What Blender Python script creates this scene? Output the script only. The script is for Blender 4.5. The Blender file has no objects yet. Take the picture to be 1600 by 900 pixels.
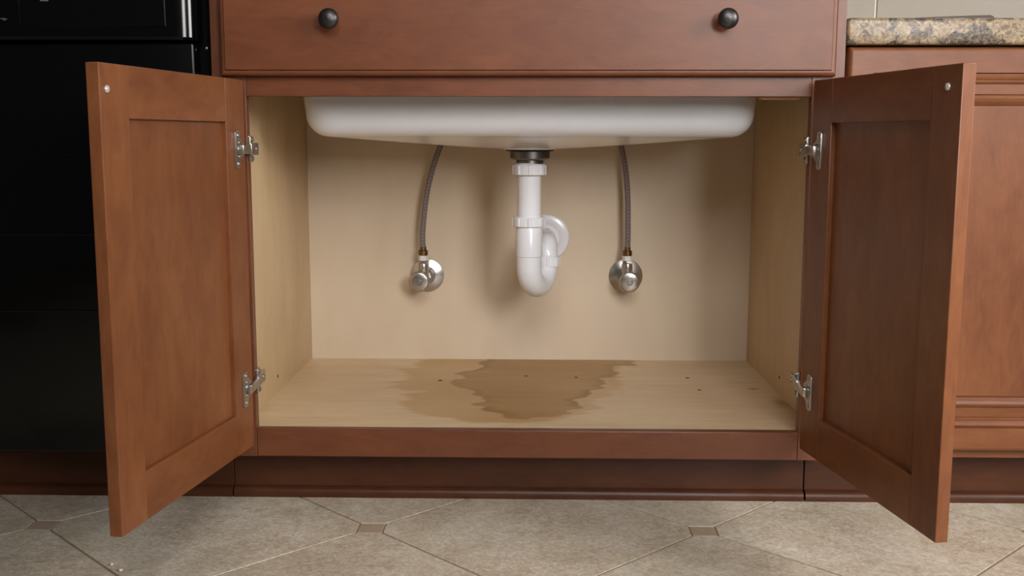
import bpy, bmesh, math, random
import numpy as np
from mathutils import Vector, Matrix

random.seed(7)
SC = bpy.context.scene
COL = SC.collection

# ------------------------------------------------------------------ camera
CAM_LOC = Vector((0.01462, -1.83912, 0.66251))
RGT = Vector((0.99978203, 0.02080074, 0.00179454))
UPV = Vector((-0.00469091, 0.14004556, 0.99013395))
FWD = Vector((-0.0203442, 0.98992655, -0.14011261))
cd = bpy.data.cameras.new('camera')
cd.sensor_width = 36.0
cd.lens = 1673.52 * 36.0 / 1600.0
cd.clip_start = 0.02
cam = bpy.data.objects.new('camera', cd)
COL.objects.link(cam)
cam.matrix_world = Matrix(((RGT.x, UPV.x, -FWD.x, CAM_LOC.x), (RGT.y, UPV.y, -FWD.y, CAM_LOC.y),
                           (RGT.z, UPV.z, -FWD.z, CAM_LOC.z), (0, 0, 0, 1)))
SC.camera = cam

# ------------------------------------------------------------------ world, lights, exposure
w = bpy.data.worlds.new('kitchen_ambient')
w.use_nodes = True
w.node_tree.nodes['Background'].inputs[0].default_value = (1.0, 0.96, 0.92, 1)
w.node_tree.nodes['Background'].inputs[1].default_value = 0.04
SC.world = w


def area(name, loc, target, size, power, color, size_y=None, spread=180):
    l = bpy.data.lights.new(name, 'AREA')
    l.energy = power
    l.color = color
    l.size = size
    l.spread = math.radians(spread)
    if size_y:
        l.shape = 'RECTANGLE'
        l.size_y = size_y
    o = bpy.data.objects.new(name, l)
    COL.objects.link(o)
    o.location = loc
    o.rotation_euler = (Vector(target) - Vector(loc)).to_track_quat('-Z', 'Y').to_euler()
    return o


area('window_light', (1.12, -2.85, 1.30), (0.30, 0.2, 0.45), 0.70, 8.6, (1.0, 0.97, 0.96), 0.80, 75)
area('side_window_light', (2.4, -1.55, 1.45), (-0.3, -0.3, 0.35), 0.9, 64, (1.0, 0.97, 0.94), 1.0)
area('front_fill_light', (0.30, -2.75, 2.10), (0.25, 0.2, 0.25), 1.3, 7.0, (1.0, 0.97, 0.95), 0.9, 75)  # soft fill added behind the camera to brighten the cabinet interior
area('ceiling_light', (0.25, -1.15, 2.45), (0.2, -0.9, 0.0), 1.3, 2.5, (1.0, 0.95, 0.88))

SC.view_settings.view_transform = 'Standard'
SC.view_settings.look = 'None'
SC.view_settings.gamma = 1.0
SC.view_settings.use_curve_mapping = False
SC.view_settings.exposure = 0.0


# ------------------------------------------------------------------ helpers
def srgb(r, g, b):
    def f(c):
        c /= 255.0
        return c / 12.92 if c <= 0.04045 else ((c + 0.055) / 1.055) ** 2.4
    return (f(r), f(g), f(b), 1.0)


def nt(name):
    m = bpy.data.materials.new(name)
    m.use_nodes = True
    t = m.node_tree
    return m, t, t.nodes['Principled BSDF']


def ramp(t, fac, stops):
    n = t.nodes.new('ShaderNodeValToRGB')
    e = n.color_ramp.elements
    while len(e) < len(stops):
        e.new(0.5)
    for el, (p, c) in zip(e, stops):
        el.position = p
        el.color = c
    t.links.new(fac, n.inputs[0])
    return n.outputs[0]


def noise(t, vec, scale, detail=4.0, rough=0.55, dist=0.0):
    n = t.nodes.new('ShaderNodeTexNoise')
    n.inputs['Scale'].default_value = scale
    n.inputs['Detail'].default_value = detail
    n.inputs['Roughness'].default_value = rough
    n.inputs['Distortion'].default_value = dist
    t.links.new(vec, n.inputs['Vector'])
    return n.outputs['Fac']


def mapped(t, scale, rnd=True):
    tc = t.nodes.new('ShaderNodeTexCoord')
    mp = t.nodes.new('ShaderNodeMapping')
    mp.inputs['Scale'].default_value = scale
    t.links.new(tc.outputs['Object'], mp.inputs['Vector'])
    if rnd:
        oi = t.nodes.new('ShaderNodeObjectInfo')
        mu = t.nodes.new('ShaderNodeMath')
        mu.operation = 'MULTIPLY'
        mu.inputs[1].default_value = 37.0
        t.links.new(oi.outputs['Random'], mu.inputs[0])
        t.links.new(mu.outputs[0], mp.inputs['Location'])
    return mp.outputs[0]


def mixc(t, fac, a, b, mode='MIX'):
    n = t.nodes.new('ShaderNodeMix')
    n.data_type = 'RGBA'
    n.blend_type = mode
    for s, v in ((0, fac), (6, a), (7, b)):
        if hasattr(v, 'is_output') or isinstance(v, bpy.types.NodeSocket):
            t.links.new(v, n.inputs[s])
        else:
            n.inputs[s].default_value = v
    return n.outputs[2]


def bump(t, bs, h, strength, dist=0.002):
    b = t.nodes.new('ShaderNodeBump')
    b.inputs['Strength'].default_value = strength
    b.inputs['Distance'].default_value = dist
    t.links.new(h, b.inputs['Height'])
    t.links.new(b.outputs[0], bs.inputs['Normal'])


def wood(name, grain, dark, mid, light, rough=0.36, tone=0.07, spec=0.5, str_=1.0):
    """grain: 'x','y' or 'z' - the axis the fibres run along"""
    m, t, bs = nt(name)
    k = {'x': (0.10, 1, 1), 'y': (1, 0.10, 1), 'z': (1, 1, 0.10)}[grain]
    k2 = {'x': (0.45, 1, 1), 'y': (1, 0.45, 1), 'z': (1, 1, 0.45)}[grain]
    v = mapped(t, k)
    v2 = mapped(t, k2)
    fib = noise(t, v, 260.0, 5.0, 0.7)
    mot = noise(t, v2, 34.0, 4.0, 0.6, 0.8)
    band = noise(t, v, 22.0, 3.0, 0.5, 0.4)
    blo = noise(t, v2, 7.0, 3.0, 0.55, 0.5)
    base = ramp(t, blo, [(0.28, dark), (0.52, mid), (0.78, light)])
    c = mixc(t, 0.22 * str_, base, ramp(t, band, [(0.3, dark), (0.7, light)]))
    c = mixc(t, 0.20 * str_, c, ramp(t, fib, [(0.35, dark), (0.65, light)]))
    c = mixc(t, 0.26 * str_, c, ramp(t, mot, [(0.34, dark), (0.66, light)]))
    hsv = t.nodes.new('ShaderNodeHueSaturation')
    oi = t.nodes.new('ShaderNodeObjectInfo')
    vr = t.nodes.new('ShaderNodeMapRange')
    vr.inputs['To Min'].default_value = 1.0 - tone
    vr.inputs['To Max'].default_value = 1.0 + tone
    t.links.new(oi.outputs['Random'], vr.inputs['Value'])
    t.links.new(vr.outputs[0], hsv.inputs['Value'])
    t.links.new(c, hsv.inputs['Color'])
    t.links.new(hsv.outputs[0], bs.inputs['Base Color'])
    r = t.nodes.new('ShaderNodeMapRange')
    r.inputs['To Min'].default_value = rough - 0.05
    r.inputs['To Max'].default_value = rough + 0.07
    t.links.new(fib, r.inputs['Value'])
    t.links.new(r.outputs[0], bs.inputs['Roughness'])
    bs.inputs['Specular IOR Level'].default_value = spec
    bump(t, bs, fib, 0.05, 0.0015)
    return m


def plain(name, col, rough=0.4, metal=0.0, spec=0.5, var=0.0, vscale=30.0):
    m, t, bs = nt(name)
    v = mapped(t, (1, 1, 1))
    n = noise(t, v, vscale, 3.0)
    lo = tuple(c * (1 - var) for c in col[:3]) + (1,)
    hi = tuple(min(1, c * (1 + var)) for c in col[:3]) + (1,)
    t.links.new(ramp(t, n, [(0.3, lo), (0.7, hi)]), bs.inputs['Base Color'])
    bs.inputs['Roughness'].default_value = rough
    bs.inputs['Metallic'].default_value = metal
    bs.inputs['Specular IOR Level'].default_value = spec
    return m


D, M_, L = srgb(94, 51, 27), srgb(117, 69, 39), srgb(138, 87, 53)
WZ = wood('cherry_stained_maple_upright', 'z', D, M_, L, 0.38, 0.07, 0.38)
WX = wood('cherry_stained_maple_level', 'x', D, M_, L, 0.38, 0.07, 0.38)
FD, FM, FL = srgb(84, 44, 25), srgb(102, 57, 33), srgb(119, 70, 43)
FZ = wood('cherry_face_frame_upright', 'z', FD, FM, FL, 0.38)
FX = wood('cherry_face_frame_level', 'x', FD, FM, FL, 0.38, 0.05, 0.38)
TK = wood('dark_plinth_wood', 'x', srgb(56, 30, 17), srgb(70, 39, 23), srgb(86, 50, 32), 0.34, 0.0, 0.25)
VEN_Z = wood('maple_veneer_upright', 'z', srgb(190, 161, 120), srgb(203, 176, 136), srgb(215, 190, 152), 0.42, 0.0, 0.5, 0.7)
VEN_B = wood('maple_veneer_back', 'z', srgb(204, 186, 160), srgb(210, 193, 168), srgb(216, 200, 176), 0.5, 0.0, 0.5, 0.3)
RAW = wood('raw_pine', 'x', srgb(205, 165, 110), srgb(220, 182, 128), srgb(232, 198, 145), 0.6)
WHITE_GLAZE = plain('white_glazed_ceramic', srgb(230, 232, 236), 0.16, 0, 0.5, 0.01)
PVC = plain('white_pvc', srgb(230, 232, 237), 0.22, 0, 0.5, 0.01)
CHROME = plain('brushed_chrome', srgb(192, 189, 184), 0.24, 0.92, 0.5, 0.06, 60)
NICKEL = plain('nickel_plate', srgb(180, 174, 166), 0.30, 0.92, 0.5, 0.08, 90)
BRASS = plain('dull_brass', srgb(128, 104, 70), 0.35, 1.0, 0.5, 0.1, 120)
STEEL = plain('grey_steel', srgb(120, 117, 114), 0.38, 1.0, 0.5, 0.08, 60)
RUBBER = plain('black_rubber', srgb(16, 15, 15), 0.6, 0, 0.3, 0.1)
NUT_WHITE = plain('white_plastic_nut', srgb(226, 224, 222), 0.3, 0, 0.5, 0.02)
BRONZE = plain('dark_bronze', srgb(74, 72, 72), 0.36, 0.85, 0.5, 0.15, 80)
BLACK = plain('black_gloss_enamel', srgb(6, 6, 7), 0.14, 0, 0.4, 0.05)
BLACK_M = plain('black_cavity', srgb(5, 5, 5), 0.8, 0, 0.1, 0.05)
BLACK_S = plain('black_satin_plastic', srgb(7, 7, 8), 0.22, 0, 0.35, 0.05)
GREY_INK = plain('grey_print', srgb(95, 98, 100), 0.5, 0, 0.4, 0.02)
BUMPER = plain('clear_bumper', srgb(205, 200, 195), 0.15, 0.35, 0.6, 0.03)
HOLE = plain('dark_screw_head', srgb(58, 44, 34), 0.7, 0, 0.2, 0.1)
WALL_TILE = plain('cream_wall_tile', srgb(152, 143, 128), 0.45, 0, 0.4, 0.03, 12)
WALL_PAINT = plain('wall_paint', srgb(228, 225, 218), 0.7, 0, 0.3, 0.02, 20)
CRUMB = plain('pale_crumb', srgb(225, 205, 170), 0.7, 0, 0.3, 0.1)
DARKSTRIP = plain('dark_strip', srgb(52, 44, 38), 0.5, 0, 0.4, 0.1)
GROUT = plain('grout', srgb(140, 124, 106), 0.85, 0, 0.2, 0.08, 40)


def tile_mat():
    m, t, bs = nt('travertine_look_tile')
    v = mapped(t, (1, 1, 1))
    cloud = noise(t, v, 7.0, 6.0, 0.65, 0.6)
    vein = noise(t, v, 26.0, 8.0, 0.72, 1.6)
    fine = noise(t, v, 120.0, 4.0, 0.7)
    a = ramp(t, cloud, [(0.36, srgb(164, 145, 117)), (0.5, srgb(198, 183, 158)), (0.63, srgb(224, 215, 200))])
    b = ramp(t, vein, [(0.40, srgb(160, 143, 120)), (0.52, srgb(198, 186, 166)), (0.64, srgb(228, 221, 208))])
    worm = noise(t, v, 48.0, 6.0, 0.7, 2.6)
    c = mixc(t, 0.40, a, b)
    c = mixc(t, 0.36, c, ramp(t, worm, [(0.38, srgb(150, 132, 106)), (0.50, srgb(194, 182, 162)), (0.58, srgb(240, 234, 222)), (0.66, srgb(186, 172, 150))]))
    c = mixc(t, 0.20, c, ramp(t, fine, [(0.35, srgb(120, 106, 86)), (0.65, srgb(214, 206, 192))]))
    t.links.new(c, bs.inputs['Base Color'])
    r = t.nodes.new('ShaderNodeMapRange')
    r.inputs['To Min'].default_value = 0.32
    r.inputs['To Max'].default_value = 0.55
    t.links.new(vein, r.inputs['Value'])
    t.links.new(r.outputs[0], bs.inputs['Roughness'])
    bump(t, bs, vein, 0.16, 0.002)
    return m


TILE = tile_mat()
DOT = plain('brown_inset_tile', srgb(168, 150, 128), 0.45, 0, 0.4, 0.08, 60)


def granite_mat():
    m, t, bs = nt('speckled_granite')
    v = mapped(t, (1, 1, 1), False)
    big = noise(t, v, 26.0, 5.0, 0.62, 1.0)
    mid = noise(t, v, 78.0, 5.0, 0.65, 0.6)
    fine = noise(t, v, 260.0, 3.0, 0.7)
    chip = noise(t, v, 150.0, 4.0, 0.7, 1.2)
    base = ramp(t, mid, [(0.36, srgb(78, 62, 46)), (0.45, srgb(132, 110, 82)), (0.54, srgb(162, 144, 116)), (0.64, srgb(112, 104, 94))])
    spots = ramp(t, big, [(0.51, (0, 0, 0, 1)), (0.56, (1, 1, 1, 1))])
    dark = ramp(t, fine, [(0.3, srgb(20, 17, 19)), (0.55, srgb(48, 45, 50)), (0.75, srgb(98, 92, 94))])
    c = mixc(t, spots, base, dark)
    c = mixc(t, 0.40, c, ramp(t, chip, [(0.38, srgb(36, 28, 24)), (0.46, srgb(112, 90, 64)), (0.55, srgb(150, 132, 102)), (0.64, srgb(196, 184, 160))]))
    t.links.new(c, bs.inputs['Base Color'])
    bs.inputs['Roughness'].default_value = 0.32
    bs.inputs['Specular IOR Level'].default_value = 0.35
    return m


GRANITE = granite_mat()


def hose_mat():
    m, t, bs = nt('braided_steel_hose')
    tc = t.nodes.new('ShaderNodeTexCoord')
    sep = t.nodes.new('ShaderNodeSeparateXYZ')
    t.links.new(tc.outputs['UV'], sep.inputs[0])

    def mth(op, a, b=None):
        n = t.nodes.new('ShaderNodeMath')
        n.operation = op
        for i, x in enumerate((a, b)):
            if x is None:
                continue
            if isinstance(x, (int, float)):
                n.inputs[i].default_value = x
            else:
                t.links.new(x, n.inputs[i])
        return n.outputs[0]
    u, vv = sep.outputs[0], sep.outputs[1]
    p = mth('SINE', mth('MULTIPLY', mth('ADD', mth('MULTIPLY', u, 6.0), mth('MULTIPLY', vv, 42.0)), 6.2832))
    q = mth('SINE', mth('MULTIPLY', mth('SUBTRACT', mth('MULTIPLY', u, 6.0), mth('MULTIPLY', vv, 42.0)), 6.2832))
    h = mth('MULTIPLY', p, q)
    base = ramp(t, mth('ADD', mth('MULTIPLY', h, 0.5), 0.5), [(0.2, srgb(70, 62, 58)), (0.75, srgb(205, 198, 192))])
    # coloured tracer threads: two counter-winding spirals
    s1 = mth('FRACT', mth('ADD', mth('MULTIPLY', u, 2.0), mth('MULTIPLY', vv, 13.0)))
    s2 = mth('FRACT', mth('SUBTRACT', mth('MULTIPLY', u, 2.0), mth('MULTIPLY', vv, 13.0)))
    m1 = mth('MULTIPLY', mth('LESS_THAN', s1, 0.17), mth('GREATER_THAN', h, -0.1))
    m2 = mth('MULTIPLY', mth('LESS_THAN', s2, 0.17), mth('GREATER_THAN', h, -0.1))
    c = mixc(t, m1, base, srgb(205, 70, 52))
    c = mixc(t, m2, c, srgb(60, 145, 200))
    t.links.new(c, bs.inputs['Base Color'])
    bs.inputs['Metallic'].default_value = 0.45
    bs.inputs['Roughness'].default_value = 0.38
    bump(t, bs, h, 0.6, 0.001)
    return m


HOSE = hose_mat()


def stain_mat():
    m, t, bs = nt('maple_veneer_water_stained')
    v = mapped(t, (0.10, 1, 1), False)
    v2 = mapped(t, (0.4, 1, 1), False)
    fib = noise(t, v, 120.0, 5.0, 0.65)
    band = noise(t, v, 26.0, 3.0, 0.5, 0.4)
    blo = noise(t, v2, 9.0, 3.0, 0.55, 0.4)
    d, mm, l = srgb(206, 177, 138), srgb(218, 192, 155), srgb(228, 206, 172)
    c = ramp(t, blo, [(0.3, d), (0.52, mm), (0.75, l)])
    c = mixc(t, 0.30, c, ramp(t, band, [(0.3, d), (0.7, l)]))
    c = mixc(t, 0.22, c, ramp(t, fib, [(0.35, srgb(192, 160, 120)), (0.65, srgb(234, 212, 180))]))
    a = t.nodes.new('ShaderNodeAttribute')
    a.attribute_name = 'stain'
    b = t.nodes.new('ShaderNodeAttribute')
    b.attribute_name = 'halo'
    e = t.nodes.new('ShaderNodeAttribute')
    e.attribute_name = 'tide'
    f = mth2(t, 'MULTIPLY', b.outputs['Fac'], 0.85)
    c = mixc(t, f, c, srgb(190, 150, 94), 'MIX')
    f = mth2(t, 'MULTIPLY', a.outputs['Fac'], 0.80)
    inner = ramp(t, blo, [(0.3, srgb(148, 108, 54)), (0.7, srgb(174, 133, 74))])
    inner = mixc(t, 0.2, inner, ramp(t, fib, [(0.35, srgb(132, 96, 52)), (0.65, srgb(182, 146, 98))]))
    c = mixc(t, f, c, inner, 'MIX')
    f = mth2(t, 'MULTIPLY', e.outputs['Fac'], 0.7)
    c = mixc(t, f, c, srgb(132, 88, 34), 'MIX')
    t.links.new(c, bs.inputs['Base Color'])
    bs.inputs['Roughness'].default_value = 0.42
    bump(t, bs, fib, 0.05, 0.001)
    return m


def mth2(t, op, a, b):
    n = t.nodes.new('ShaderNodeMath')
    n.operation = op
    t.links.new(a, n.inputs[0])
    n.inputs[1].default_value = b
    return n.outputs[0]


STAIN = stain_mat()


# ---- mesh helpers
def link(name, bm, mat, parent=None, smooth=False, auto=None):
    bmesh.ops.recalc_face_normals(bm, faces=bm.faces[:])
    me = bpy.data.meshes.new(name)
    bm.to_mesh(me)
    bm.free()
    me.materials.append(mat)
    if smooth:
        me.polygons.foreach_set('use_smooth', [True] * len(me.polygons))
        if auto is not None:
            me.set_sharp_from_angle(angle=math.radians(auto))
    o = bpy.data.objects.new(name, me)
    COL.objects.link(o)
    if parent is not None:
        o.parent = parent
    return o


def box(bm, x0, x1, y0, y1, z0, z1, bev=0.0, seg=2):
    r = bmesh.ops.create_cube(bm, size=1.0)
    vs = r['verts']
    for v in vs:
        v.co = Vector(((x0 + x1) / 2 + v.co.x * (x1 - x0), (y0 + y1) / 2 + v.co.y * (y1 - y0), (z0 + z1) / 2 + v.co.z * (z1 - z0)))
    if bev > 0:
        es = list({e for v in vs for e in v.link_edges})
        bmesh.ops.bevel(bm, geom=es, offset=bev, segments=seg, affect='EDGES', profile=0.5)


def boxo(name, ext, mat, parent=None, bev=0.0012, seg=2):
    bm = bmesh.new()
    box(bm, *ext, bev, seg)
    return link(name, bm, mat, parent, True, 20)


def lathe(bm, prof, mtx=Matrix(), seg=48, lug=0, lugh=0.0, lugr=None):
    """prof: list of (radius, height) revolved about local z, then placed by mtx"""
    rings = []
    for r, h in prof:
        ring = []
        for i in range(seg):
            a = 2 * math.pi * i / seg
            rr = r
            if lug and lugr and lugr[0] <= h <= lugr[1]:
                ph = (a * lug / (2 * math.pi)) % 1.0
                rr = r + (lugh if ph < 0.22 else 0.0)
            ring.append(bm.verts.new(mtx @ Vector((rr * math.cos(a), rr * math.sin(a), h))))
        rings.append(ring)
    for a, b in zip(rings, rings[1:]):
        for i in range(seg):
            j = (i + 1) % seg
            bm.faces.new((a[i], a[j], b[j], b[i]))
    if prof[0][0] > 1e-6:
        bm.faces.new(rings[0][::-1])
    if prof[-1][0] > 1e-6:
        bm.faces.new(rings[-1])


def tube(bm, pts, rad, seg=20, uv=False, closed=True):
    pts = [Vector(p) for p in pts]
    if not isinstance(rad, (list, tuple)):
        rad = [rad] * len(pts)
    tans = []
    for i in range(len(pts)):
        a = pts[max(0, i - 1)]
        b = pts[min(len(pts) - 1, i + 1)]
        tans.append((b - a).normalized())
    ref = Vector((0, -1, 0)) if abs(tans[0].y) < 0.9 else Vector((0, 0, 1))
    nrm = (ref - tans[0] * ref.dot(tans[0])).normalized()
    rings, dist, d = [], [], 0.0
    for i, p in enumerate(pts):
        if i:
            d += (p - pts[i - 1]).length
            nrm = (nrm - tans[i] * nrm.dot(tans[i])).normalized()
        bn = tans[i].cross(nrm)
        rings.append([bm.verts.new(p + (nrm * math.cos(2 * math.pi * k / seg) + bn * math.sin(2 * math.pi * k / seg)) * rad[i]) for k in range(seg)])
        dist.append(d)
    lay = bm.loops.layers.uv.verify() if uv else None
    for i in range(len(rings) - 1):
        for k in range(seg):
            j = (k + 1) % seg
            f = bm.faces.new((rings[i][k], rings[i][j], rings[i + 1][j], rings[i + 1][k]))
            if uv:
                us = (k / seg, (k + 1) / seg, (k + 1) / seg, k / seg)
                vs = (dist[i], dist[i], dist[i + 1], dist[i + 1])
                for l, a, b in zip(f.loops, us, vs):
                    l[lay].uv = (a, b * 10.0)
    if closed:
        bm.faces.new(rings[0][::-1])
        bm.faces.new(rings[-1])


def spline(pts, n=10):
    pts = [Vector(p) for p in pts]
    q = [pts[0] * 2 - pts[1]] + pts + [pts[-1] * 2 - pts[-2]]
    out = []
    for i in range(1, len(q) - 2):
        for k in range(n):
            s = k / n
            a, b, c, d = q[i - 1], q[i], q[i + 1], q[i + 2]
            out.append(0.5 * ((2 * b) + (c - a) * s + (2 * a - 5 * b + 4 * c - d) * s * s + (3 * b - a - 3 * c + d) * s ** 3))
    out.append(pts[-1])
    return out


def rings_panel(bm, x0, x1, z0, z1, prof, yback):
    """rectangular slab whose front follows prof = [(inset, y), ...]; mitred at the corners"""
    def ring(i, y):
        return [bm.verts.new((x, y, z)) for x, z in ((x0 + i, z0 + i), (x1 - i, z0 + i), (x1 - i, z1 - i), (x0 + i, z1 - i))]
    rs = [ring(0, yback)] + [ring(i, y) for i, y in prof]
    for a, b in zip(rs, rs[1:]):
        for k in range(4):
            j = (k + 1) % 4
            bm.faces.new((a[k], a[j], b[j], b[k]))
    bm.faces.new(rs[0][::-1])
    bm.faces.new(rs[-1])


def empty(name, loc, label=None, cat=None, group=None):
    o = bpy.data.objects.new(name, None)
    o.empty_display_size = 0.05
    COL.objects.link(o)
    o.location = loc
    tag(o, label, cat, group)
    return o


def tag(o, label=None, cat=None, group=None, kind=None):
    if label:
        o['label'] = label
    if cat:
        o['category'] = cat
    if group:
        o['group'] = group
    if kind:
        o['kind'] = kind
    return o


def adopt(root):
    """keep the world place of parts built in world coordinates under a moved Empty"""
    for c in root.children:
        c.matrix_parent_inverse = Matrix.Translation(root.location).inverted()


def frame_z(p, axis):
    axis = Vector(axis).normalized()
    return Matrix.Translation(Vector(p)) @ axis.to_track_quat('Z', 'Y').to_matrix().to_4x4()


# ------------------------------------------------------------------ dimensions
XL, XR = -0.5335, 0.5335          # sink cabinet outer sides
SL, SR = -0.4765, 0.4804          # inner edges of its stiles
ZT, ZB, ZRB = 0.7292, 0.1477, 0.0973
DEP = 0.6156                      # back panel
BL, BR = -0.505, 0.511            # inner faces of the side panels
ZF = 0.1468                       # top of the cabinet bottom
TOE = 0.075

# ------------------------------------------------------------------ floor
bm = bmesh.new()
box(bm, -2.2, 2.2, -3.2, 0.70, -0.03, -0.0014)
floor = tag(link('floor', bm, GROUT), 'beige octagon tile floor with small brown inset tiles', 'floor', None, 'structure')
A = 0.5655                        # diagonal of one tile
gx, gy = -0.2611, -0.0905
cut, gr = 0.0235, 0.0022
def octagon():
    bm = bmesh.new()
    h = A / 2
    k = h - gr * 1.4142
    c = cut
    pts = []
    for sx, sy in ((1, 0), (0, 1), (-1, 0), (0, -1)):
        tip = h - c
        o = k - tip
        if sx:
            a, b = (sx * tip, -sx * o), (sx * tip, sx * o)
        else:
            a, b = (sy * o, sy * tip), (-sy * o, sy * tip)
        pts += [a, b]
    top = [bm.verts.new((x, y, -0.0003)) for x, y in pts]
    bot = [bm.verts.new((x, y, -0.010)) for x, y in pts]
    ins = [bm.verts.new((x * 0.9975, y * 0.9975, 0)) for x, y in pts]
    n = len(pts)
    for i in range(n):
        j = (i + 1) % n
        bm.faces.new((bot[i], bot[j], top[j], top[i]))
        bm.faces.new((top[i], top[j], ins[j], ins[i]))
    bm.faces.new(ins)
    bm.faces.new(bot[::-1])
    bmesh.ops.recalc_face_normals(bm, faces=bm.faces[:])
    me = bpy.data.meshes.new('tile')
    bm.to_mesh(me)
    bm.free()
    me.materials.append(TILE)
    return me


tile_me = octagon()
bm = bmesh.new()
s = cut - gr * 1.1
box(bm, -s, s, -s, s, -0.010, -0.0003, 0.0006, 1)
me_dot = bpy.data.meshes.new('inset_tile')
bm.to_mesh(me_dot)
bm.free()
me_dot.materials.append(DOT)


def put(name, me, x, y):
    o = bpy.data.objects.new(name, me)
    COL.objects.link(o)
    o.location = (x, y, 0)
    o.parent = floor
    return o


for i in range(-4, 5):
    for j in range(-4, 2):
        for ox in (0.0, 0.5):
            vx, vy = gx + (i + ox) * A, gy + (j + ox) * A
            if -1.6 < vx < 1.6 and -2.1 < vy < 0.10:
                put('inset_tile', me_dot, vx, vy)
            # tile centres sit half a diagonal along x from each vertex
            tx, ty = vx + A / 2, vy
            if -1.65 < tx < 1.65 and -2.1 < ty < 0.33:
                put('tile', tile_me, tx, ty)

# ------------------------------------------------------------------ wall behind
bm = bmesh.new()
box(bm, -2.2, 2.2, 0.70, 0.78, 0.0, 2.5)
wall = tag(link('wall_back', bm, WALL_PAINT), 'cream tiled wall above the granite counter', 'wall', None, 'structure')
xs = [0.535, 0.795, 1.40]
for a, b in zip(xs, xs[1:]):
    boxo('tile', (a + 0.0022, b - 0.0022, 0.6965, 0.70, 0.845, 1.25), WALL_TILE, wall, 0.002)

# ------------------------------------------------------------------ sink base cabinet
cab = empty('sink_base_cabinet', (0, 0.3, 0), 'reddish brown wooden sink cabinet standing open with both doors swung out', 'cabinet')
for a, b in ((XL, BL), (BR, XR)):
    bm = bmesh.new()
    out = [(0.019, ZRB), (TOE + 0.017, ZRB), (TOE + 0.017, 0.0), (DEP + 0.012, 0.0), (DEP + 0.012, 0.95), (0.019, 0.95)]
    va = [bm.verts.new((a, y, z)) for y, z in out]
    vb = [bm.verts.new((b, y, z)) for y, z in out]
    for i in range(6):
        bm.faces.new((va[i], va[(i + 1) % 6], vb[(i + 1) % 6], vb[i]))
    bm.faces.new(va)
    bm.faces.new(vb[::-1])
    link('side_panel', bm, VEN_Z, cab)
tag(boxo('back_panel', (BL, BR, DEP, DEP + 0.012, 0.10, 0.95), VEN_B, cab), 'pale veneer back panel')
boxo('light_block_lid', (XL, XR, 0.0, DEP + 0.012, 0.95, 0.968), VEN_Z, cab)  # unseen lid added to keep light from entering the cabinet from above
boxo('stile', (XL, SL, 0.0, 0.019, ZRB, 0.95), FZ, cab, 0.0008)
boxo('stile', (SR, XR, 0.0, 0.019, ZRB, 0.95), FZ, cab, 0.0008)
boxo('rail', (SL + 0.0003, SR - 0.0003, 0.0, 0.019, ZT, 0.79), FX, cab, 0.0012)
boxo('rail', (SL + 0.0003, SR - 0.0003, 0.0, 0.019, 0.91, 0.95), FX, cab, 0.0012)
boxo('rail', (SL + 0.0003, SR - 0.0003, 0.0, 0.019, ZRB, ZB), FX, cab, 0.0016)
tag(boxo('glue_block', (0.404, 0.466, 0.021, 0.055, ZT - 0.0030, ZT + 0.012), RAW, cab, 0.0008), 'strip of raw pale wood')

# cabinet bottom with the water stain
NX, NY = 360, 230
X0, X1, Y0, Y1 = BL, BR, 0.006, DEP
gx_, gy_ = np.meshgrid(np.linspace(X0, X1, NX), np.linspace(Y0, Y1, NY))
stain_poly = [(-0.09, 0.69), (-0.098, 0.56), (-0.112, 0.515), (-0.145, 0.462), (-0.144, 0.351), (-0.114, 0.29), (-0.083, 0.231), (-0.093, 0.19),
              (-0.074, 0.146), (-0.05, 0.132), (-0.024, 0.086), (0.017, 0.079), (0.035, 0.102), (0.071, 0.112), (0.09, 0.15), (0.11, 0.186),
              (0.105, 0.226), (0.127, 0.28), (0.143, 0.336), (0.158, 0.366), (0.158, 0.414), (0.192, 0.458), (0.197, 0.478), (0.176, 0.537),
              (0.243, 0.559), (0.24, 0.609), (0.204, 0.629), (0.161, 0.69)]
halo_poly = [(-0.203, 0.69), (-0.251, 0.531), (-0.274, 0.477), (-0.268, 0.324), (-0.225, 0.286), (-0.231, 0.232), (-0.226, 0.166), (-0.194, 0.119),
             (-0.142, 0.074), (-0.093, 0.044), (-0.024, 0.046), (0.05, 0.07), (0.13, 0.15), (0.17, 0.29), (0.20, 0.38), (0.20, 0.69)]


def sdf(poly, X, Y):
    d = np.full(X.shape, 1e9)
    ins = np.zeros(X.shape, bool)
    n = len(poly)
    for i in range(n):
        (ax, ay), (bx, by) = poly[i], poly[(i + 1) % n]
        ex, ey = bx - ax, by - ay
        tt = np.clip(((X - ax) * ex + (Y - ay) * ey) / (ex * ex + ey * ey), 0, 1)
        d = np.minimum(d, np.hypot(X - ax - tt * ex, Y - ay - tt * ey))
        c = ((ay > Y) != (by > Y)) & (X < (bx - ax) * (Y - ay) / (by - ay + 1e-12) + ax)
        ins ^= c
    return np.where(ins, d, -d)


def vnoise(X, Y, fx, fy, seed):
    rs = np.random.RandomState(seed)
    g = rs.rand(256, 256)
    x, y = X * fx + 40, Y * fy + 40
    xi, yi = np.floor(x).astype(int), np.floor(y).astype(int)
    fx_, fy_ = x - xi, y - yi
    fx_, fy_ = fx_ * fx_ * (3 - 2 * fx_), fy_ * fy_ * (3 - 2 * fy_)
    G = lambda a, b: g[a % 256, b % 256]
    return (G(xi, yi) * (1 - fx_) * (1 - fy_) + G(xi + 1, yi) * fx_ * (1 - fy_) + G(xi, yi + 1) * (1 - fx_) * fy_ + G(xi + 1, yi + 1) * fx_ * fy_) - 0.5


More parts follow.
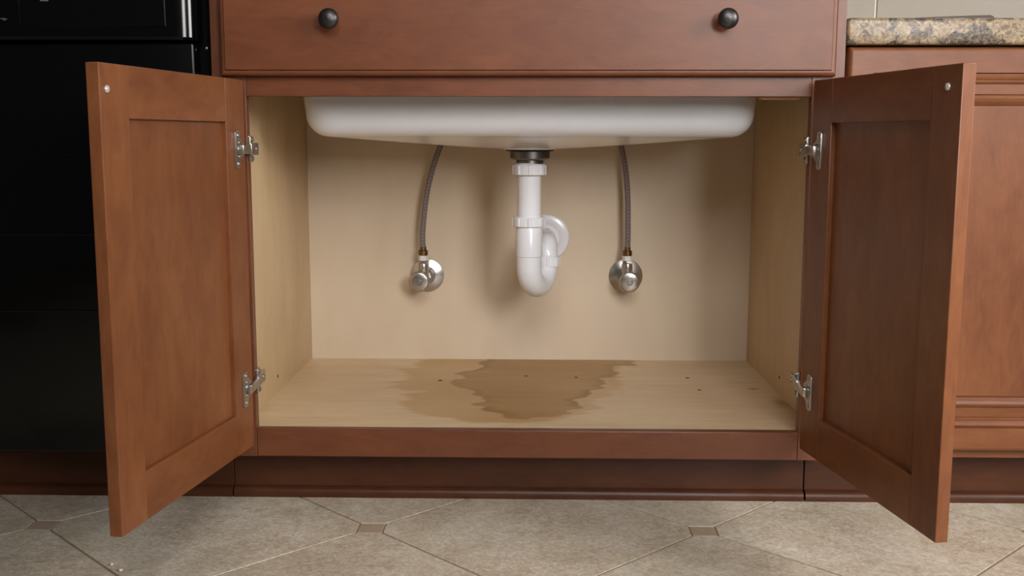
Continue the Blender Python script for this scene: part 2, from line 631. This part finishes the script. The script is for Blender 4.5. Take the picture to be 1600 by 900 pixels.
jx = vnoise(gx_, gy_, 7, 48, 1) * 0.040 + vnoise(gx_, gy_, 16, 110, 2) * 0.012
jy = vnoise(gx_, gy_, 20, 20, 3) * 0.018
s1 = sdf(stain_poly, gx_ + jx, gy_ + jy)
s2 = sdf(halo_poly, gx_ + jx * 1.3, gy_ + jy * 1.5)
sm = lambda v, a, b: np.clip((v - a) / (b - a), 0, 1)
stain = sm(s1, -0.004, 0.003)
halo = sm(s2, -0.008, 0.010) * (0.75 + 0.5 * vnoise(gx_, gy_, 7, 16, 5))
# faint patch creeping to the right edge, and the small spot near the right side
spot = np.exp(-(((gx_ - 0.469) / 0.018) ** 2 + ((gy_ - 0.334) / 0.013) ** 2) * 2.0) * 0.55
halo = np.clip(halo + spot * 1.4 + np.exp(-(((gx_ - 0.50) / 0.012) ** 2 + ((gy_ - 0.22) / 0.03) ** 2)) * 1.0, 0, 1)
edge = np.exp(-(((gx_ - 0.500) / 0.014) ** 2 + ((gy_ - 0.215) / 0.030) ** 2)) * 0.7
stain = np.clip(np.maximum(stain, np.maximum(sm(spot, 0.18, 0.34) * 0.75, edge)), 0, 1)
tide = stain * sm(-s1, -0.026, -0.002) * np.clip(0.45 + 1.5 * vnoise(gx_, gy_, 9, 14, 8), 0, 1)
verts = [(float(a), float(b), ZF) for a, b in zip(gx_.ravel(), gy_.ravel())]
faces = []
for j in range(NY - 1):
    for i in range(NX - 1):
        k = j * NX + i
        faces.append((k, k + 1, k + NX + 1, k + NX))
nb = len(verts)
for z in (ZF, ZF - 0.018):
    verts += [(X0, Y0, z), (X1, Y0, z), (X1, Y1, z), (X0, Y1, z)]
for k in range(4):
    j = (k + 1) % 4
    faces.append((nb + k, nb + 4 + k, nb + 4 + j, nb + j))
faces.append((nb + 4, nb + 7, nb + 6, nb + 5))
me = bpy.data.meshes.new('bottom_panel')
me.from_pydata(verts, [], faces)
for nm, arr in (('stain', stain), ('halo', halo), ('tide', tide)):
    at = me.attributes.new(nm, 'FLOAT', 'POINT')
    at.data.foreach_set('value', np.concatenate([arr.ravel(), np.zeros(8)]).astype(np.float32))
me.materials.append(STAIN)
bottom = bpy.data.objects.new('bottom_panel', me)
COL.objects.link(bottom)
bottom.parent = cab
tag(bottom, 'pale plywood cabinet bottom with a large amber water stain')


def screw(parent, p, axis, r, mat=HOLE, name='screw', h=0.0008):
    bm = bmesh.new()
    lathe(bm, [(r * 0.3, 0.0), (r, 0.0), (r, h * 0.6), (r * 0.7, h), (0.0, h)], frame_z(p, axis), 12)
    o = link(name, bm, mat, parent, True, 50)
    return o


for hx, hy, r in ((-0.184, 0.392, 0.0048), (-0.001, 0.440, 0.0040), (0.107, 0.431, 0.0040), (0.347, 0.431, 0.0044), (0.356, 0.32, 0.0040)):
    screw(bottom, (hx, hy, ZF - 0.0003), (0, 0, 1), r)
for sx, hy, hz in ((BL, 0.282, 0.179), (BR, 0.287, 0.182)):
    pn = [c for c in cab.children if c.name.startswith('side_panel')][0 if sx < 0 else 1]
    screw(pn, (sx, hy, hz), (1 if sx < 0 else -1, 0, 0), 0.0035)

# toe kick and its shoe moulding
def toe(parent, x0, x1, bev=0.0012):
    t = boxo('toe_kick', (x0, x1, TOE, TOE + 0.016, 0.0, ZRB if parent else 0.1), TK, parent, 0.0008)
    bm = bmesh.new()
    prof = [(0.0, 0.0), (-0.0125, 0.0), (-0.0130, 0.006), (-0.0118, 0.012), (-0.0085, 0.0165), (-0.004, 0.0185), (0.0, 0.019)]
    a = [bm.verts.new((x0 + 0.0008, TOE + y, z)) for y, z in prof]
    b = [bm.verts.new((x1 - 0.0008, TOE + y, z)) for y, z in prof]
    for i in range(len(prof)):
        j = (i + 1) % len(prof)
        bm.faces.new((a[i], a[j], b[j], b[i]))
    bm.faces.new(a[::-1])
    bm.faces.new(b)
    return t, bm


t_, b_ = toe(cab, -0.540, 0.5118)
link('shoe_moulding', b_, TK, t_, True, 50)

# false drawer front with two knobs
bm = bmesh.new()
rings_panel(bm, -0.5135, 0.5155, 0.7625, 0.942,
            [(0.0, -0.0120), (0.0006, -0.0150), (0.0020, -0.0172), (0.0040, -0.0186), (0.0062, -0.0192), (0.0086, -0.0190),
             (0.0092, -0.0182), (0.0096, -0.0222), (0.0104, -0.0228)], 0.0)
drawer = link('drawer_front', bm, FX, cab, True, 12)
for kx in (-0.3235, 0.3285):
    bm = bmesh.new()
    lathe(bm, [(0.0085, 0.0), (0.0085, 0.0025), (0.0065, 0.005), (0.0060, 0.012), (0.0085, 0.0165), (0.0140, 0.0195), (0.0165, 0.0235),
               (0.0168, 0.0270), (0.0155, 0.0305), (0.0120, 0.0334), (0.0065, 0.0352), (0.0, 0.0358)], frame_z((kx, -0.0228, 0.853), (0, -1, 0)), 40)
    tag(link('knob', bm, BRONZE, drawer, True), 'dark bronze round knob')


# doors, built in their own frame: x = from hinge edge outward, y = from back face towards the front face, z up
def make_door(side, hx, hy, ang, width, label):
    T, RC, SW, Z0, Z1 = 0.0185, 0.0085, 0.0705, 0.1245, 0.7555
    s = -1 if side == 'l' else 1
    dx = Vector((s * math.sin(ang), -math.cos(ang), 0))
    dn = Vector((s * math.cos(ang), math.sin(ang), 0))
    # for the left door the frame is mirrored, so mirror y instead to keep a proper rotation
    yy = dn if s > 0 else -dn
    f = 1 if s > 0 else -1
    mtx = Matrix(((dx.x, yy.x, 0, hx), (dx.y, yy.y, 0, hy), (0, 0, 1, 0), (0, 0, 0, 1)))
    def B(x0, x1, n0, n1, z0, z1):
        a, b = sorted((n0 * f, n1 * f))
        return (x0, x1, a, b, z0, z1)
    door = boxo('door', B(SW - 0.008, width - SW + 0.008, RC, T - 0.004, Z0 + SW - 0.008, Z1 - SW + 0.008), WZ, cab, 0.0)
    door.matrix_world = mtx
    door['label'] = label
    g = 0.00025
    for a, b in ((0.0, SW), (width - SW, width)):
        boxo('stile', B(a, b, 0, T, Z0, Z1), WZ, door, 0.0014)
    for a, b in ((Z0, Z0 + SW), (Z1 - SW, Z1)):
        boxo('rail', B(SW + g, width - SW - g, 0.0002, T - 0.0002, a, b), WX, door, 0.0010)
    bt = 0.4290 if s < 0 else 0.4120
    bm = bmesh.new()
    lathe(bm, [(0.0052, 0.0), (0.0052, 0.0012), (0.0042, 0.0028), (0.002, 0.0036), (0.0, 0.0038)], frame_z((bt, 0, 0.722 if s < 0 else 0.727), (0, -f, 0)), 20)
    link('bumper', bm, BUMPER, door, True)
    # hinges
    inv = mtx.inverted()
    for hz in (0.640, 0.2325):
        bm = bmesh.new()
        # winged cup plate on the door stile
        out = [(0.0400, -0.0310), (0.0440, -0.0275), (0.0440, 0.0275), (0.0400, 0.0310), (0.0290, 0.0310), (0.0250, 0.0280), (0.0240, 0.0190), (0.0130, 0.0120),
               (0.0080, 0.0110), (0.0080, -0.0110), (0.0130, -0.0120), (0.0240, -0.0190), (0.0250, -0.0280), (0.0290, -0.0310)]
        lo = [bm.verts.new((x, 0.0002 * f, hz + z)) for x, z in out]
        hi = [bm.verts.new((x, -0.0022 * f, hz + z)) for x, z in out]
        for i in range(len(out)):
            j = (i + 1) % len(out)
            bm.faces.new((lo[i], lo[j], hi[j], hi[i]))
        bm.faces.new(lo)
        bm.faces.new(hi)
        # raised rim along the outer edge of the plate
        box(bm, *B(0.0418, 0.0445, -0.0042, 0.0, hz - 0.0285, hz + 0.0285), 0.0008)
        # cup body
        lathe(bm, [(0.0105, 0.0), (0.0105, 0.0036), (0.0092, 0.0046), (0.0, 0.0046)], frame_z((0.0215, 0, hz), (0, -f, 0)), 24)
        for zz in (-0.0235, 0.0235):
            lathe(bm, [(0.0038, 0.002), (0.0038, 0.0032), (0.0026, 0.0042), (0.0008, 0.0040), (0.0, 0.0032)], frame_z((0.0335, 0, hz + zz), (0, -f, 0)), 14)
        for zz in (-0.0115, 0.0115):
            lathe(bm, [(0.0022, 0.002), (0.0022, 0.0034), (0.0012, 0.0042), (0.0, 0.0042)], frame_z((0.0290, 0, hz + zz), (0, -f, 0)), 12)
        # arm bridging from the cup to the frame, in world space then brought into the door frame
        sx = SL if s < 0 else SR
        p0 = mtx @ Vector((0.030, -0.0085 * f, hz))
        p1 = Vector((sx - s * 0.0045, 0.000, hz))
        ax = (p1 - p0)
        ln = ax.length
        ax.normalize()
        side_v = ax.cross(Vector((0, 0, 1))).normalized()
        def armbox(l0, l1, w0, w1, z0, z1, bev=0.0012):
            b2 = bmesh.new()
            box(b2, l0, l1, w0, w1, z0, z1, bev)
            mm = Matrix(((ax.x, side_v.x, 0, p0.x), (ax.y, side_v.y, 0, p0.y), (ax.z, side_v.z, 1, hz), (0, 0, 0, 1)))
            b2.transform(inv @ mm)
            tmp = bpy.data.meshes.new('t')
            b2.to_mesh(tmp)
            b2.free()
            bm.from_mesh(tmp)
            bpy.data.meshes.remove(tmp)
        armbox(-0.004, ln, -0.0034, 0.0034, -0.0076, 0.0076, 0.0012)
        armbox(ln - 0.004, ln + 0.003, -0.0040, 0.0040, -0.0088, 0.0088, 0.0010)
        # mounting bracket on the inner edge of the face-frame stile
        def wbox(x0, x1, y0, y1, z0, z1, bev=0.0006):
            b2 = bmesh.new()
            a, b = sorted((sx - s * x0, sx - s * x1))
            box(b2, a, b, y0, y1, hz + z0, hz + z1, bev)
            b2.transform(inv)
            tmp = bpy.data.meshes.new('t')
            b2.to_mesh(tmp)
            b2.free()
            bm.from_mesh(tmp)
            bpy.data.meshes.remove(tmp)
        wbox(0.0, 0.0022, 0.0015, 0.0260, -0.0225, 0.0225)
        wbox(0.0, 0.0050, 0.0015, 0.0036, -0.0215, 0.0215)
        wbox(0.0, 0.0060, 0.0020, 0.0140, -0.0100, 0.0100)
        wbox(0.0, 0.0040, 0.0120, 0.0580, -0.0105, 0.0105)
        for yy_, zz in ((0.0165, 0.0165), (0.0165, -0.0165), (0.0450, 0.0)):
            b2 = bmesh.new()
            lathe(b2, [(0.0042, 0.0), (0.0042, 0.0048), (0.0026, 0.0060), (0.0, 0.0060)], frame_z((sx - s * 0.0005, yy_, hz + zz), (-s, 0, 0)), 14)
            b2.transform(inv)
            tmp = bpy.data.meshes.new('t')
            b2.to_mesh(tmp)
            b2.free()
            bm.from_mesh(tmp)
            bpy.data.meshes.remove(tmp)
        o = link('hinge', bm, NICKEL, door, True, 35)
        o['label'] = 'nickel cup hinge'
    return door


make_door('l', -0.4745, -0.0235, 0.1470, 0.4450, 'open left door of the cabinet, its back lit')
make_door('r', 0.4790, -0.0185, 0.1670, 0.4440, 'open right door of the cabinet, its back in shade')
bpy.context.view_layer.update()
for c in cab.children:
    mw = c.matrix_world.copy()
    # parts were built in world coordinates
    c.matrix_parent_inverse = Matrix.Translation(cab.location).inverted()

# ------------------------------------------------------------------ kitchen sink (underside shows)
SCX, SCY, HW, HD, CR = 0.0045, 0.335, 0.4240, 0.225, 0.060
NS = 160


def rr_point(a):
    """rounded rectangle outline by parameter 0..1, returned as unit outline point and outward normal"""
    segs = [('l', 2 * (HD - CR)), ('c', CR * math.pi / 2), ('l', 2 * (HW - CR)), ('c', CR * math.pi / 2)] * 2
    tot = sum(x for _, x in segs)
    d = a * tot
    pos = [(HW, -(HD - CR)), (HW - CR, HD - CR), (HW - CR, HD), (-(HW - CR), HD - CR), (-HW, HD - CR), (-(HW - CR), -(HD - CR)), (-(HW - CR), -HD), (HW - CR, -(HD - CR))]
    for i, (k, ln) in enumerate(segs):
        if d <= ln or i == 7:
            a0 = (i // 2) * math.pi / 2
            if k == 'l':
                n = Vector((math.cos(a0), math.sin(a0)))
                tdir = Vector((-n.y, n.x))
                return Vector(pos[i]) + tdir * d, n
            th = a0 + d / CR
            n = Vector((math.cos(th), math.sin(th)))
            return Vector(pos[i]) + n * CR, n
        d -= ln


OUT = [rr_point(i / NS) for i in range(NS)]


def sink_ring(bm, inset, z, s=1.0, r0=0.044):
    ring = []
    for p, n in OUT:
        q = p - n * inset
        th = math.atan2(q.y, q.x)
        c = Vector((math.cos(th), math.sin(th))) * r0
        v = c.lerp(q, s)
        ring.append(bm.verts.new((SCX + v.x, SCY + v.y, z)))
    return ring


bm = bmesh.new()
prof = []
FR = 0.042
zb0, zb1 = 0.6375, 0.6615
for s in (0.0, 0.04, 0.10, 0.2, 0.35, 0.5, 0.65, 0.8, 0.92, 1.0):
    prof.append((0.010 + FR, zb0 + (zb1 - zb0) * s ** 1.15, s))
for k in range(1, 9):
    a = k / 8 * math.radians(84)
    prof.append((0.010 + FR - FR * math.sin(a), zb1 + FR * (1 - math.cos(a)), 1.0))
prof += [(0.006, 0.735, 1.0), (0.003, 0.80, 1.0), (0.0, 0.90, 1.0), (0.0, 0.915, 1.0), (-0.014, 0.918, 1.0), (-0.014, 0.93, 1.0), (0.008, 0.93, 1.0), (0.010, 0.92, 1.0),
         (0.014, 0.74, 1.0), (0.022, 0.70, 1.0), (0.048, 0.682, 1.0), (0.06, 0.674, 0.7), (0.06, 0.658, 0.2), (0.06, 0.652, 0.0)]
rs = [sink_ring(bm, *p) for p in prof]
for a, b in zip(rs, rs[1:]):
    for i in range(NS):
        j = (i + 1) % NS
        bm.faces.new((a[i], a[j], b[j], b[i]))
for i in range(NS):
    j = (i + 1) % NS
    bm.faces.new((rs[-1][i], rs[-1][j], rs[0][j], rs[0][i]))
sink = tag(link('kitchen_sink', bm, WHITE_GLAZE, None, True, 45), 'white glazed sink basin hanging inside the open cabinet', 'sink')

# ------------------------------------------------------------------ drain and trap
DX, DY = 0.0045, 0.335
trap = empty('drain_trap', (DX, DY, 0.33), 'white plastic drain pipe and curved trap under the sink basin', 'drain pipe')


def part_lathe(name, mat, prof, p, axis, parent, seg=48, auto=35, **kw):
    bm = bmesh.new()
    lathe(bm, prof, frame_z(p, axis), seg, **kw)
    return link(name, bm, mat, parent, True, auto)


up = (0, 0, 1)
part_lathe('basin_boss', WHITE_GLAZE, [(0.052, 0.0), (0.056, 0.004), (0.060, 0.009)], (DX, DY, 0.6365), up, sink)
tag(part_lathe('gasket', RUBBER, [(0.046, 0.0), (0.0485, 0.0007), (0.0485, 0.0030), (0.046, 0.0038)], (DX + 0.001, DY, 0.6332), up, trap), 'black rubber gasket')
tag(part_lathe('strainer_nut', STEEL, [(0.0275, 0.0), (0.0275, 0.0065), (0.032, 0.0072), (0.0375, 0.0085), (0.0400, 0.0105), (0.0405, 0.0240), (0.039, 0.0252)],
               (DX + 0.001, DY, 0.6085), up, trap), 'grey metal strainer nut')


def slip_nut(r, h, p, axis=up):
    return part_lathe('slip_nut', PVC, [(r * 0.82, 0.0), (r * 0.96, 0.0), (r, 0.0012), (r, h - 0.003), (r * 0.97, h - 0.0012), (r * 0.92, h), (r * 0.8, h)],
                      p, axis, trap, 96, 25, lug=8, lugh=r * 0.055, lugr=(0.001, h - 0.0028))


slip_nut(0.0325, 0.0225, (DX, DY, 0.5855))
part_lathe('collar', PVC, [(0.026, 0.0), (0.0275, 0.0), (0.0275, 0.003), (0.026, 0.003)], (DX, DY, 0.6065), up, trap)
part_lathe('tailpiece', PVC, [(0.0240, 0.0), (0.0240, 0.16)], (DX, DY, 0.455), up, trap)
slip_nut(0.0318, 0.0200, (DX - 0.001, DY, 0.4815))
# J bend: leg, step, return bend swung back and to the right
RX, RY = 0.0425, 0.418
hv = Vector((RX - DX, RY - DY, 0))
rb = hv.length / 2
hv.normalize()
zc = 0.330 + 0.0252 + rb
part_lathe('trap_socket', PVC, [(0.0255, 0.0), (0.0272, 0.0015), (0.0272, 0.062), (0.0262, 0.064)], (DX, DY, 0.4195), up, trap)
pts, rad = [], []
for z in (0.455, 0.43, zc + 0.005):
    pts.append((DX, DY, z))
    rad.append(0.0258)
for k in range(0, 25):
    a = math.pi * k / 24
    o = hv * (rb - rb * math.cos(a))
    pts.append((DX + o.x, DY + o.y, zc - rb * math.sin(a)))
    rad.append(0.0258 - 0.0030 * k / 24)
for z in (zc + 0.006, zc + 0.014):
    pts.append((RX, RY, z))
    rad.append(0.0228)
bm = bmesh.new()
tube(bm, pts, rad, 40)
link('trap_bend', bm, PVC, trap, True, 50)
slip_nut(0.0265, 0.0220, (RX, RY, 0.3905))
# outlet elbow into the wall
ze, re_ = 0.4385, 0.030
pts = [(RX, RY, 0.395), (RX, RY, ze - re_)]
for k in range(1, 15):
    a = math.pi / 2 * k / 14
    pts.append((RX - 0.001 * k / 14, RY + re_ * (1 - math.cos(a)), ze - re_ + re_ * math.sin(a)))
pts += [(RX - 0.002, DEP - 0.02, ze - 0.004), (RX - 0.002, DEP, ze - 0.004)]
bm = bmesh.new()
tube(bm, pts, 0.0222, 40)
link('outlet_elbow', bm, PVC, trap, True, 50)
part_lathe('escutcheon', PVC, [(0.026, 0.014), (0.030, 0.014), (0.034, 0.0105), (0.036, 0.0085), (0.046, 0.0075), (0.0520, 0.0055), (0.0540, 0.002), (0.0540, 0.0)][::-1],
           (RX - 0.0005, DEP, 0.4330), (0, -1, 0), trap, 64, 40)
adopt(trap)


# ------------------------------------------------------------------ shut-off valves and braided hoses
def make_valve(ex, ez, hx, hz, vx, label):
    v = empty('shutoff_valve', (ex, DEP, ez), label, 'valve', 'shut-off valves on the cabinet back')
    tag(part_lathe('escutcheon', CHROME, [(0.0, 0.0), (0.0385, 0.0), (0.0390, 0.0020), (0.0380, 0.0036), (0.0215, 0.0100), (0.0195, 0.0102), (0.0185, 0.0085), (0.0160, 0.0085), (0.0160, 0.0130), (0.0, 0.0130)],
                   (ex, DEP, ez), (0, -1, 0), v, 64, 30), 'round chrome wall flange')
    ym = DEP - 0.046
    p0, p1 = Vector((ex, DEP - 0.008, ez)), Vector((vx, ym, hz + 0.002))
    bm = bmesh.new()
    tube(bm, [p0, p0.lerp(p1, 0.5), p1], 0.0095, 24)
    link('stub_pipe', bm, CHROME, v, True, 50)
    d = (p1 - p0).normalized()
    bm = bmesh.new()
    lathe(bm, [(0.012, 0.0), (0.0142, 0.0008), (0.0142, 0.0105), (0.012, 0.0115)], frame_z(p0.lerp(p1, 0.36), d), 6)
    link('compression_nut', bm, NICKEL, v, False)
    bm = bmesh.new()
    lathe(bm, [(0.010, -0.014), (0.0125, -0.011), (0.0130, 0.004), (0.0118, 0.010), (0.0112, 0.014), (0.0122, 0.0145), (0.0128, 0.017), (0.0128, 0.030), (0.0118, 0.0345), (0.0095, 0.035)],
          frame_z((vx, ym, hz + 0.004), (0, 0, 1)), 32)
    lathe(bm, [(0.0110, 0.0), (0.0110, 0.016), (0.0080, 0.018), (0.0060, 0.026)], frame_z((vx, ym, hz + 0.002), (hx - vx, -0.03, 0.0)), 28)
    link('valve_body', bm, CHROME, v, True, 35)
    # fluted oval handle
    bm = bmesh.new()
    mt = frame_z((hx, DEP - 0.064, hz), (hx * 0.02, -1, -0.02))
    lathe(bm, [(0.0, 0.0), (0.0185, 0.0), (0.0222, 0.0015), (0.0232, 0.0040), (0.0232, 0.0100), (0.0220, 0.0120), (0.0190, 0.0132), (0.0090, 0.0140), (0.0075, 0.0140), (0.0068, 0.0128), (0.0, 0.0128)], mt, 48)
    h = link('handle', bm, CHROME, v, True, 40)
    bm = bmesh.new()
    lathe(bm, [(0.0052, 0.0122), (0.0052, 0.0148), (0.0040, 0.0160), (0.0022, 0.0160), (0.0018, 0.0148), (0.0, 0.0148)], mt, 20)
    link('screw', bm, NICKEL, h, True, 40)
    adopt(v)
    return ym


def make_hose(vx, ym, z0, path, label):
    o = empty('supply_hose', (vx, ym, z0), label, 'hose', 'braided supply hoses')
    bm = bmesh.new()
    lathe(bm, [(0.0098, 0.0), (0.0116, 0.0006), (0.0116, 0.0112), (0.0098, 0.0120)], frame_z((vx, ym, z0), up), 6)
    tag(link('coupling_nut', bm, NUT_WHITE, o, False), 'white plastic coupling nut')
    bm = bmesh.new()
    lathe(bm, [(0.0098, 0.0), (0.0106, 0.0006), (0.0106, 0.0108), (0.0096, 0.0118), (0.0072, 0.0122), (0.0072, 0.0190), (0.0062, 0.0194)], frame_z((vx, ym, z0 + 0.0122), up), 28)
    tag(link('ferrule', bm, BRASS, o, True, 35), 'brass crimp ferrule')
    bm = bmesh.new()
    tube(bm, spline([(vx, ym, z0 + 0.022)] + path, 14), 0.0064, 18, True)
    tag(link('braided_tube', bm, HOSE, o, True, 60), 'braided tube with red and blue flecks')
    adopt(o)


ym = make_valve(-0.2322, 0.3445, -0.2435, 0.3385, -0.2362, 'chrome shut-off valve on the cabinet back, left of the trap')
make_hose(-0.2362, ym, 0.3835, [(-0.2375, 0.570, 0.440), (-0.2328, 0.570, 0.4939), (-0.2251, 0.570, 0.5443), (-0.2102, 0.572, 0.6014), (-0.1946, 0.576, 0.6441), (-0.172, 0.588, 0.70), (-0.15, 0.592, 0.80)],
          'braided supply hose curving right, up from the left valve')
ym = make_valve(0.2262, 0.3450, 0.2290, 0.3400, 0.2253, 'chrome shut-off valve on the cabinet back, right of the trap')
make_hose(0.2253, ym, 0.3845, [(0.2254, 0.570, 0.4609), (0.2235, 0.570, 0.5355), (0.2175, 0.572, 0.5939), (0.2067, 0.576, 0.6449), (0.188, 0.588, 0.71), (0.17, 0.592, 0.80)],
          'braided supply hose curving left, up from the right valve')

# ------------------------------------------------------------------ neighbouring cabinet on the right
nb_ = empty('base_cabinet', (0.80, 0.3, 0), 'reddish brown base cabinet with moulded closed door under the granite counter', 'cabinet')
boxo('side_panel', (0.5365, 0.5515, 0.05, 0.68, 0.0955, 0.812), WZ, nb_)
boxo('side_panel', (1.075, 1.09, 0.05, 0.68, 0.0955, 0.812), WZ, nb_)
boxo('stile', (0.5365, 0.575, 0.031, 0.05, 0.0955, 0.812), WZ, nb_, 0.0008)
boxo('stile', (1.05, 1.09, 0.031, 0.05, 0.0955, 0.812), WZ, nb_, 0.0008)
boxo('rail', (0.575, 1.05, 0.031, 0.05, 0.0955, 0.135), WX, nb_, 0.0008)
boxo('rail', (0.575, 1.05, 0.031, 0.05, 0.775, 0.812), WX, nb_, 0.0008)
bm = bmesh.new()
yf = 0.010
prof = [(0.0, yf + 0.010), (0.0, yf + 0.006), (0.0015, yf + 0.003), (0.004, yf + 0.0008), (0.0065, yf),
        (0.0425, yf), (0.0430, yf + 0.0045), (0.0445, yf + 0.0030), (0.0480, yf + 0.0016), (0.0520, yf + 0.0026), (0.0550, yf + 0.0050), (0.0575, yf + 0.0040),
        (0.0600, yf + 0.0062), (0.0612, yf + 0.0078), (0.0616, yf + 0.0060), (0.0780, yf + 0.0060), (0.0786, yf + 0.0085),
        (0.0805, yf + 0.0068), (0.0850, yf + 0.0050), (0.0900, yf + 0.0066), (0.0950, yf + 0.0105), (0.0975, yf + 0.0120), (0.0980, yf + 0.0085), (0.1000, yf + 0.0080)]
rings_panel(bm, 0.5430, 1.083, 0.1125, 0.8125, prof, yf + 0.020)
rd = link('door', bm, WX, nb_, True, 15)
boxo('panel', (0.5430 + 0.0995, 1.083 - 0.0995, yf + 0.0076, yf + 0.0150, 0.1125 + 0.0995, 0.8125 - 0.0995), WZ, rd, 0.0004)
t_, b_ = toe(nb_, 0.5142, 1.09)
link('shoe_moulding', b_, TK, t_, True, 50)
adopt(nb_)

# granite counter over it
bm = bmesh.new()
box(bm, 0.5350, 1.30, 0.0, 0.69, 0.8155, 0.8595, 0.006, 4)
tag(link('countertop', bm, GRANITE, None, True, 45), 'speckled tan and grey granite countertop with rounded front edge', 'countertop')
bm = bmesh.new()
xs_ = [(0.650, 0.0008), (0.70, 0.0026), (0.74, 0.0038), (0.775, 0.0046), (0.781, 0.0024)]
va, vb, vc, vd = [], [], [], []
for x, h in xs_:
    for lst, y, z in ((va, 0.012, 0.8595), (vb, 0.012, 0.8595 + h * 1.15), (vc, 0.030, 0.8595 + h * 1.15), (vd, 0.030, 0.8595)):
        lst.append(bm.verts.new((x, y, z)))
for i in range(len(xs_) - 1):
    for a, b in ((va, vb), (vb, vc), (vc, vd), (vd, va)):
        bm.faces.new((a[i], a[i + 1], b[i + 1], b[i]))
bm.faces.new((va[0], vb[0], vc[0], vd[0]))
bm.faces.new((va[-1], vd[-1], vc[-1], vb[-1]))
tag(link('flat_strip', bm, DARKSTRIP), 'thin dark flat strip lying on the granite countertop', 'flat_item')  # thin dark tapered strip set on the counter near its front edge

# ------------------------------------------------------------------ dishwasher on the left
dw = empty('dishwasher', (-0.86, 0.2, 0), 'glossy black dishwasher with bowed control panel beside the sink cabinet', 'dishwasher')
boxo('tub', (-1.15, -0.566, 0.030, 0.60, 0.10, 0.93), BLACK_M, dw, 0.002)
tag(boxo('gap_shade_strip', (-0.562, -0.5345, 0.022, 0.05, 0.10, 0.95), BLACK_M, dw, 0.001), 'black strip standing in for the shaded gap')  # shade of the side gap put in as a black strip
screw(dw, (-0.5475, 0.022, 0.811), (0, -1, 0), 0.0022, NICKEL)
door_dw = boxo('door', (-1.145, -0.5580, -0.015, 0.028, 0.1075, 0.8165), BLACK, dw, 0.004, 3)
for z in (0.762, 0.632, 0.4945, 0.3605):
    bm = bmesh.new()
    y = -0.015
    pr = [(y + 0.001, -0.0050), (y - 0.0001, -0.0022), (y - 0.0003, 0.0), (y - 0.0001, 0.0022), (y + 0.001, 0.0050)]
    a = [bm.verts.new((-1.135, yy, z + dz)) for yy, dz in pr]
    b = [bm.verts.new((-0.60, yy, z + dz)) for yy, dz in pr]
    for i in range(4):
        bm.faces.new((a[i], a[i + 1], b[i + 1], b[i]))
    bm.faces.new((a[0], b[0], b[4], a[4]))
    bm.faces.new(a)
    bm.faces.new(b)
    link('ridge', bm, BLACK, door_dw, True, 60)
# control panel: plan outline with a rounded right-hand end, extruded upward
plan = [(-1.15, 0.02), (-1.15, -0.030), (-0.88, -0.0335), (-0.70, -0.0325), (-0.62, -0.0300)]
for k in range(0, 13):
    a = math.radians(4 + 86 * k / 12)
    plan.append((-0.5880 + 0.036 * math.sin(a), -0.0035 - 0.0255 * math.cos(a)))
plan.append((-0.552, 0.02))
bm = bmesh.new()
lo0 = [bm.verts.new((x, y + (0.004 if y < 0.01 else 0), 0.8212)) for x, y in plan]
lo = [bm.verts.new((x, y, 0.8255)) for x, y in plan]
hi = [bm.verts.new((x, y, 0.955)) for x, y in plan]
n = len(plan)
for r0, r1 in ((lo0, lo), (lo, hi)):
    for i in range(n):
        j = (i + 1) % n
        bm.faces.new((r0[i], r0[j], r1[j], r1[i]))
bm.faces.new(lo0[::-1])
bm.faces.new(hi)
cp = link('control_panel', bm, BLACK, dw, True, 30)
boxo('fascia', (-1.12, -0.5985, -0.0338, -0.026, 0.842, 0.952), BLACK_S, cp, 0.0006)
boxo('display_window', (-1.12, -0.8403, -0.0350, -0.030, 0.8453, 0.952), BLACK, cp, 0.0006)
boxo('button', (-0.8045, -0.7910, -0.0352, -0.030, 0.8825, 0.8900), GREY_INK, cp, 0.0006)
bm = bmesh.new()
for k, (ax_, az_, bx_, bz_) in enumerate(((0, 2, 3, -2), (3, -2, 5, 3), (5, 3, 8, 0), (8, 0, 5, -3), (-4, 1, 0, 2), (9, 1, 11, 0))):
    p, q = Vector((ax_, 0, az_)) * 0.00075, Vector((bx_, 0, bz_)) * 0.00075
    d = (q - p).normalized()
    pn = Vector((-d.z, 0, d.x)) * 0.0006
    base = Vector((-0.8695, -0.0353, 0.8536))
    f = [base + p + pn, base + q + pn, base + q - pn, base + p - pn]
    a = [bm.verts.new(v) for v in f]
    b = [bm.verts.new(v + Vector((0, 0.0008, 0))) for v in f]
    bm.faces.new(a)
    for i in range(4):
        bm.faces.new((a[i], a[(i + 1) % 4], b[(i + 1) % 4], b[i]))
link('printed_mark', bm, GREY_INK, cp)
adopt(dw)
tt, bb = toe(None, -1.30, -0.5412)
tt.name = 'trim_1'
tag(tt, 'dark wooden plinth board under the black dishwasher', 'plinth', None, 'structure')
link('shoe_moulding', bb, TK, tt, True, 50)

# ------------------------------------------------------------------ crumbs on the floor
for k, (x, y, r) in enumerate(((-0.6415, -0.2600, 0.0026), (-0.6185, -0.2830, 0.0032))):
    bm = bmesh.new()
    bmesh.ops.create_icosphere(bm, subdivisions=2, radius=r)
    for v in bm.verts:
        v.co.x *= 1 + 0.3 * math.sin(v.co.y * 900 + k)
        v.co.z *= 0.6
        v.co += Vector((x, y, r * 0.6))
    tag(link('crumb', bm, CRUMB, None, True), ['tiny pale crumb in the grout line, nearer the left door', 'tiny pale crumb in the grout line, nearer the picture edge'][k], 'crumb', 'crumbs on the tile floor')
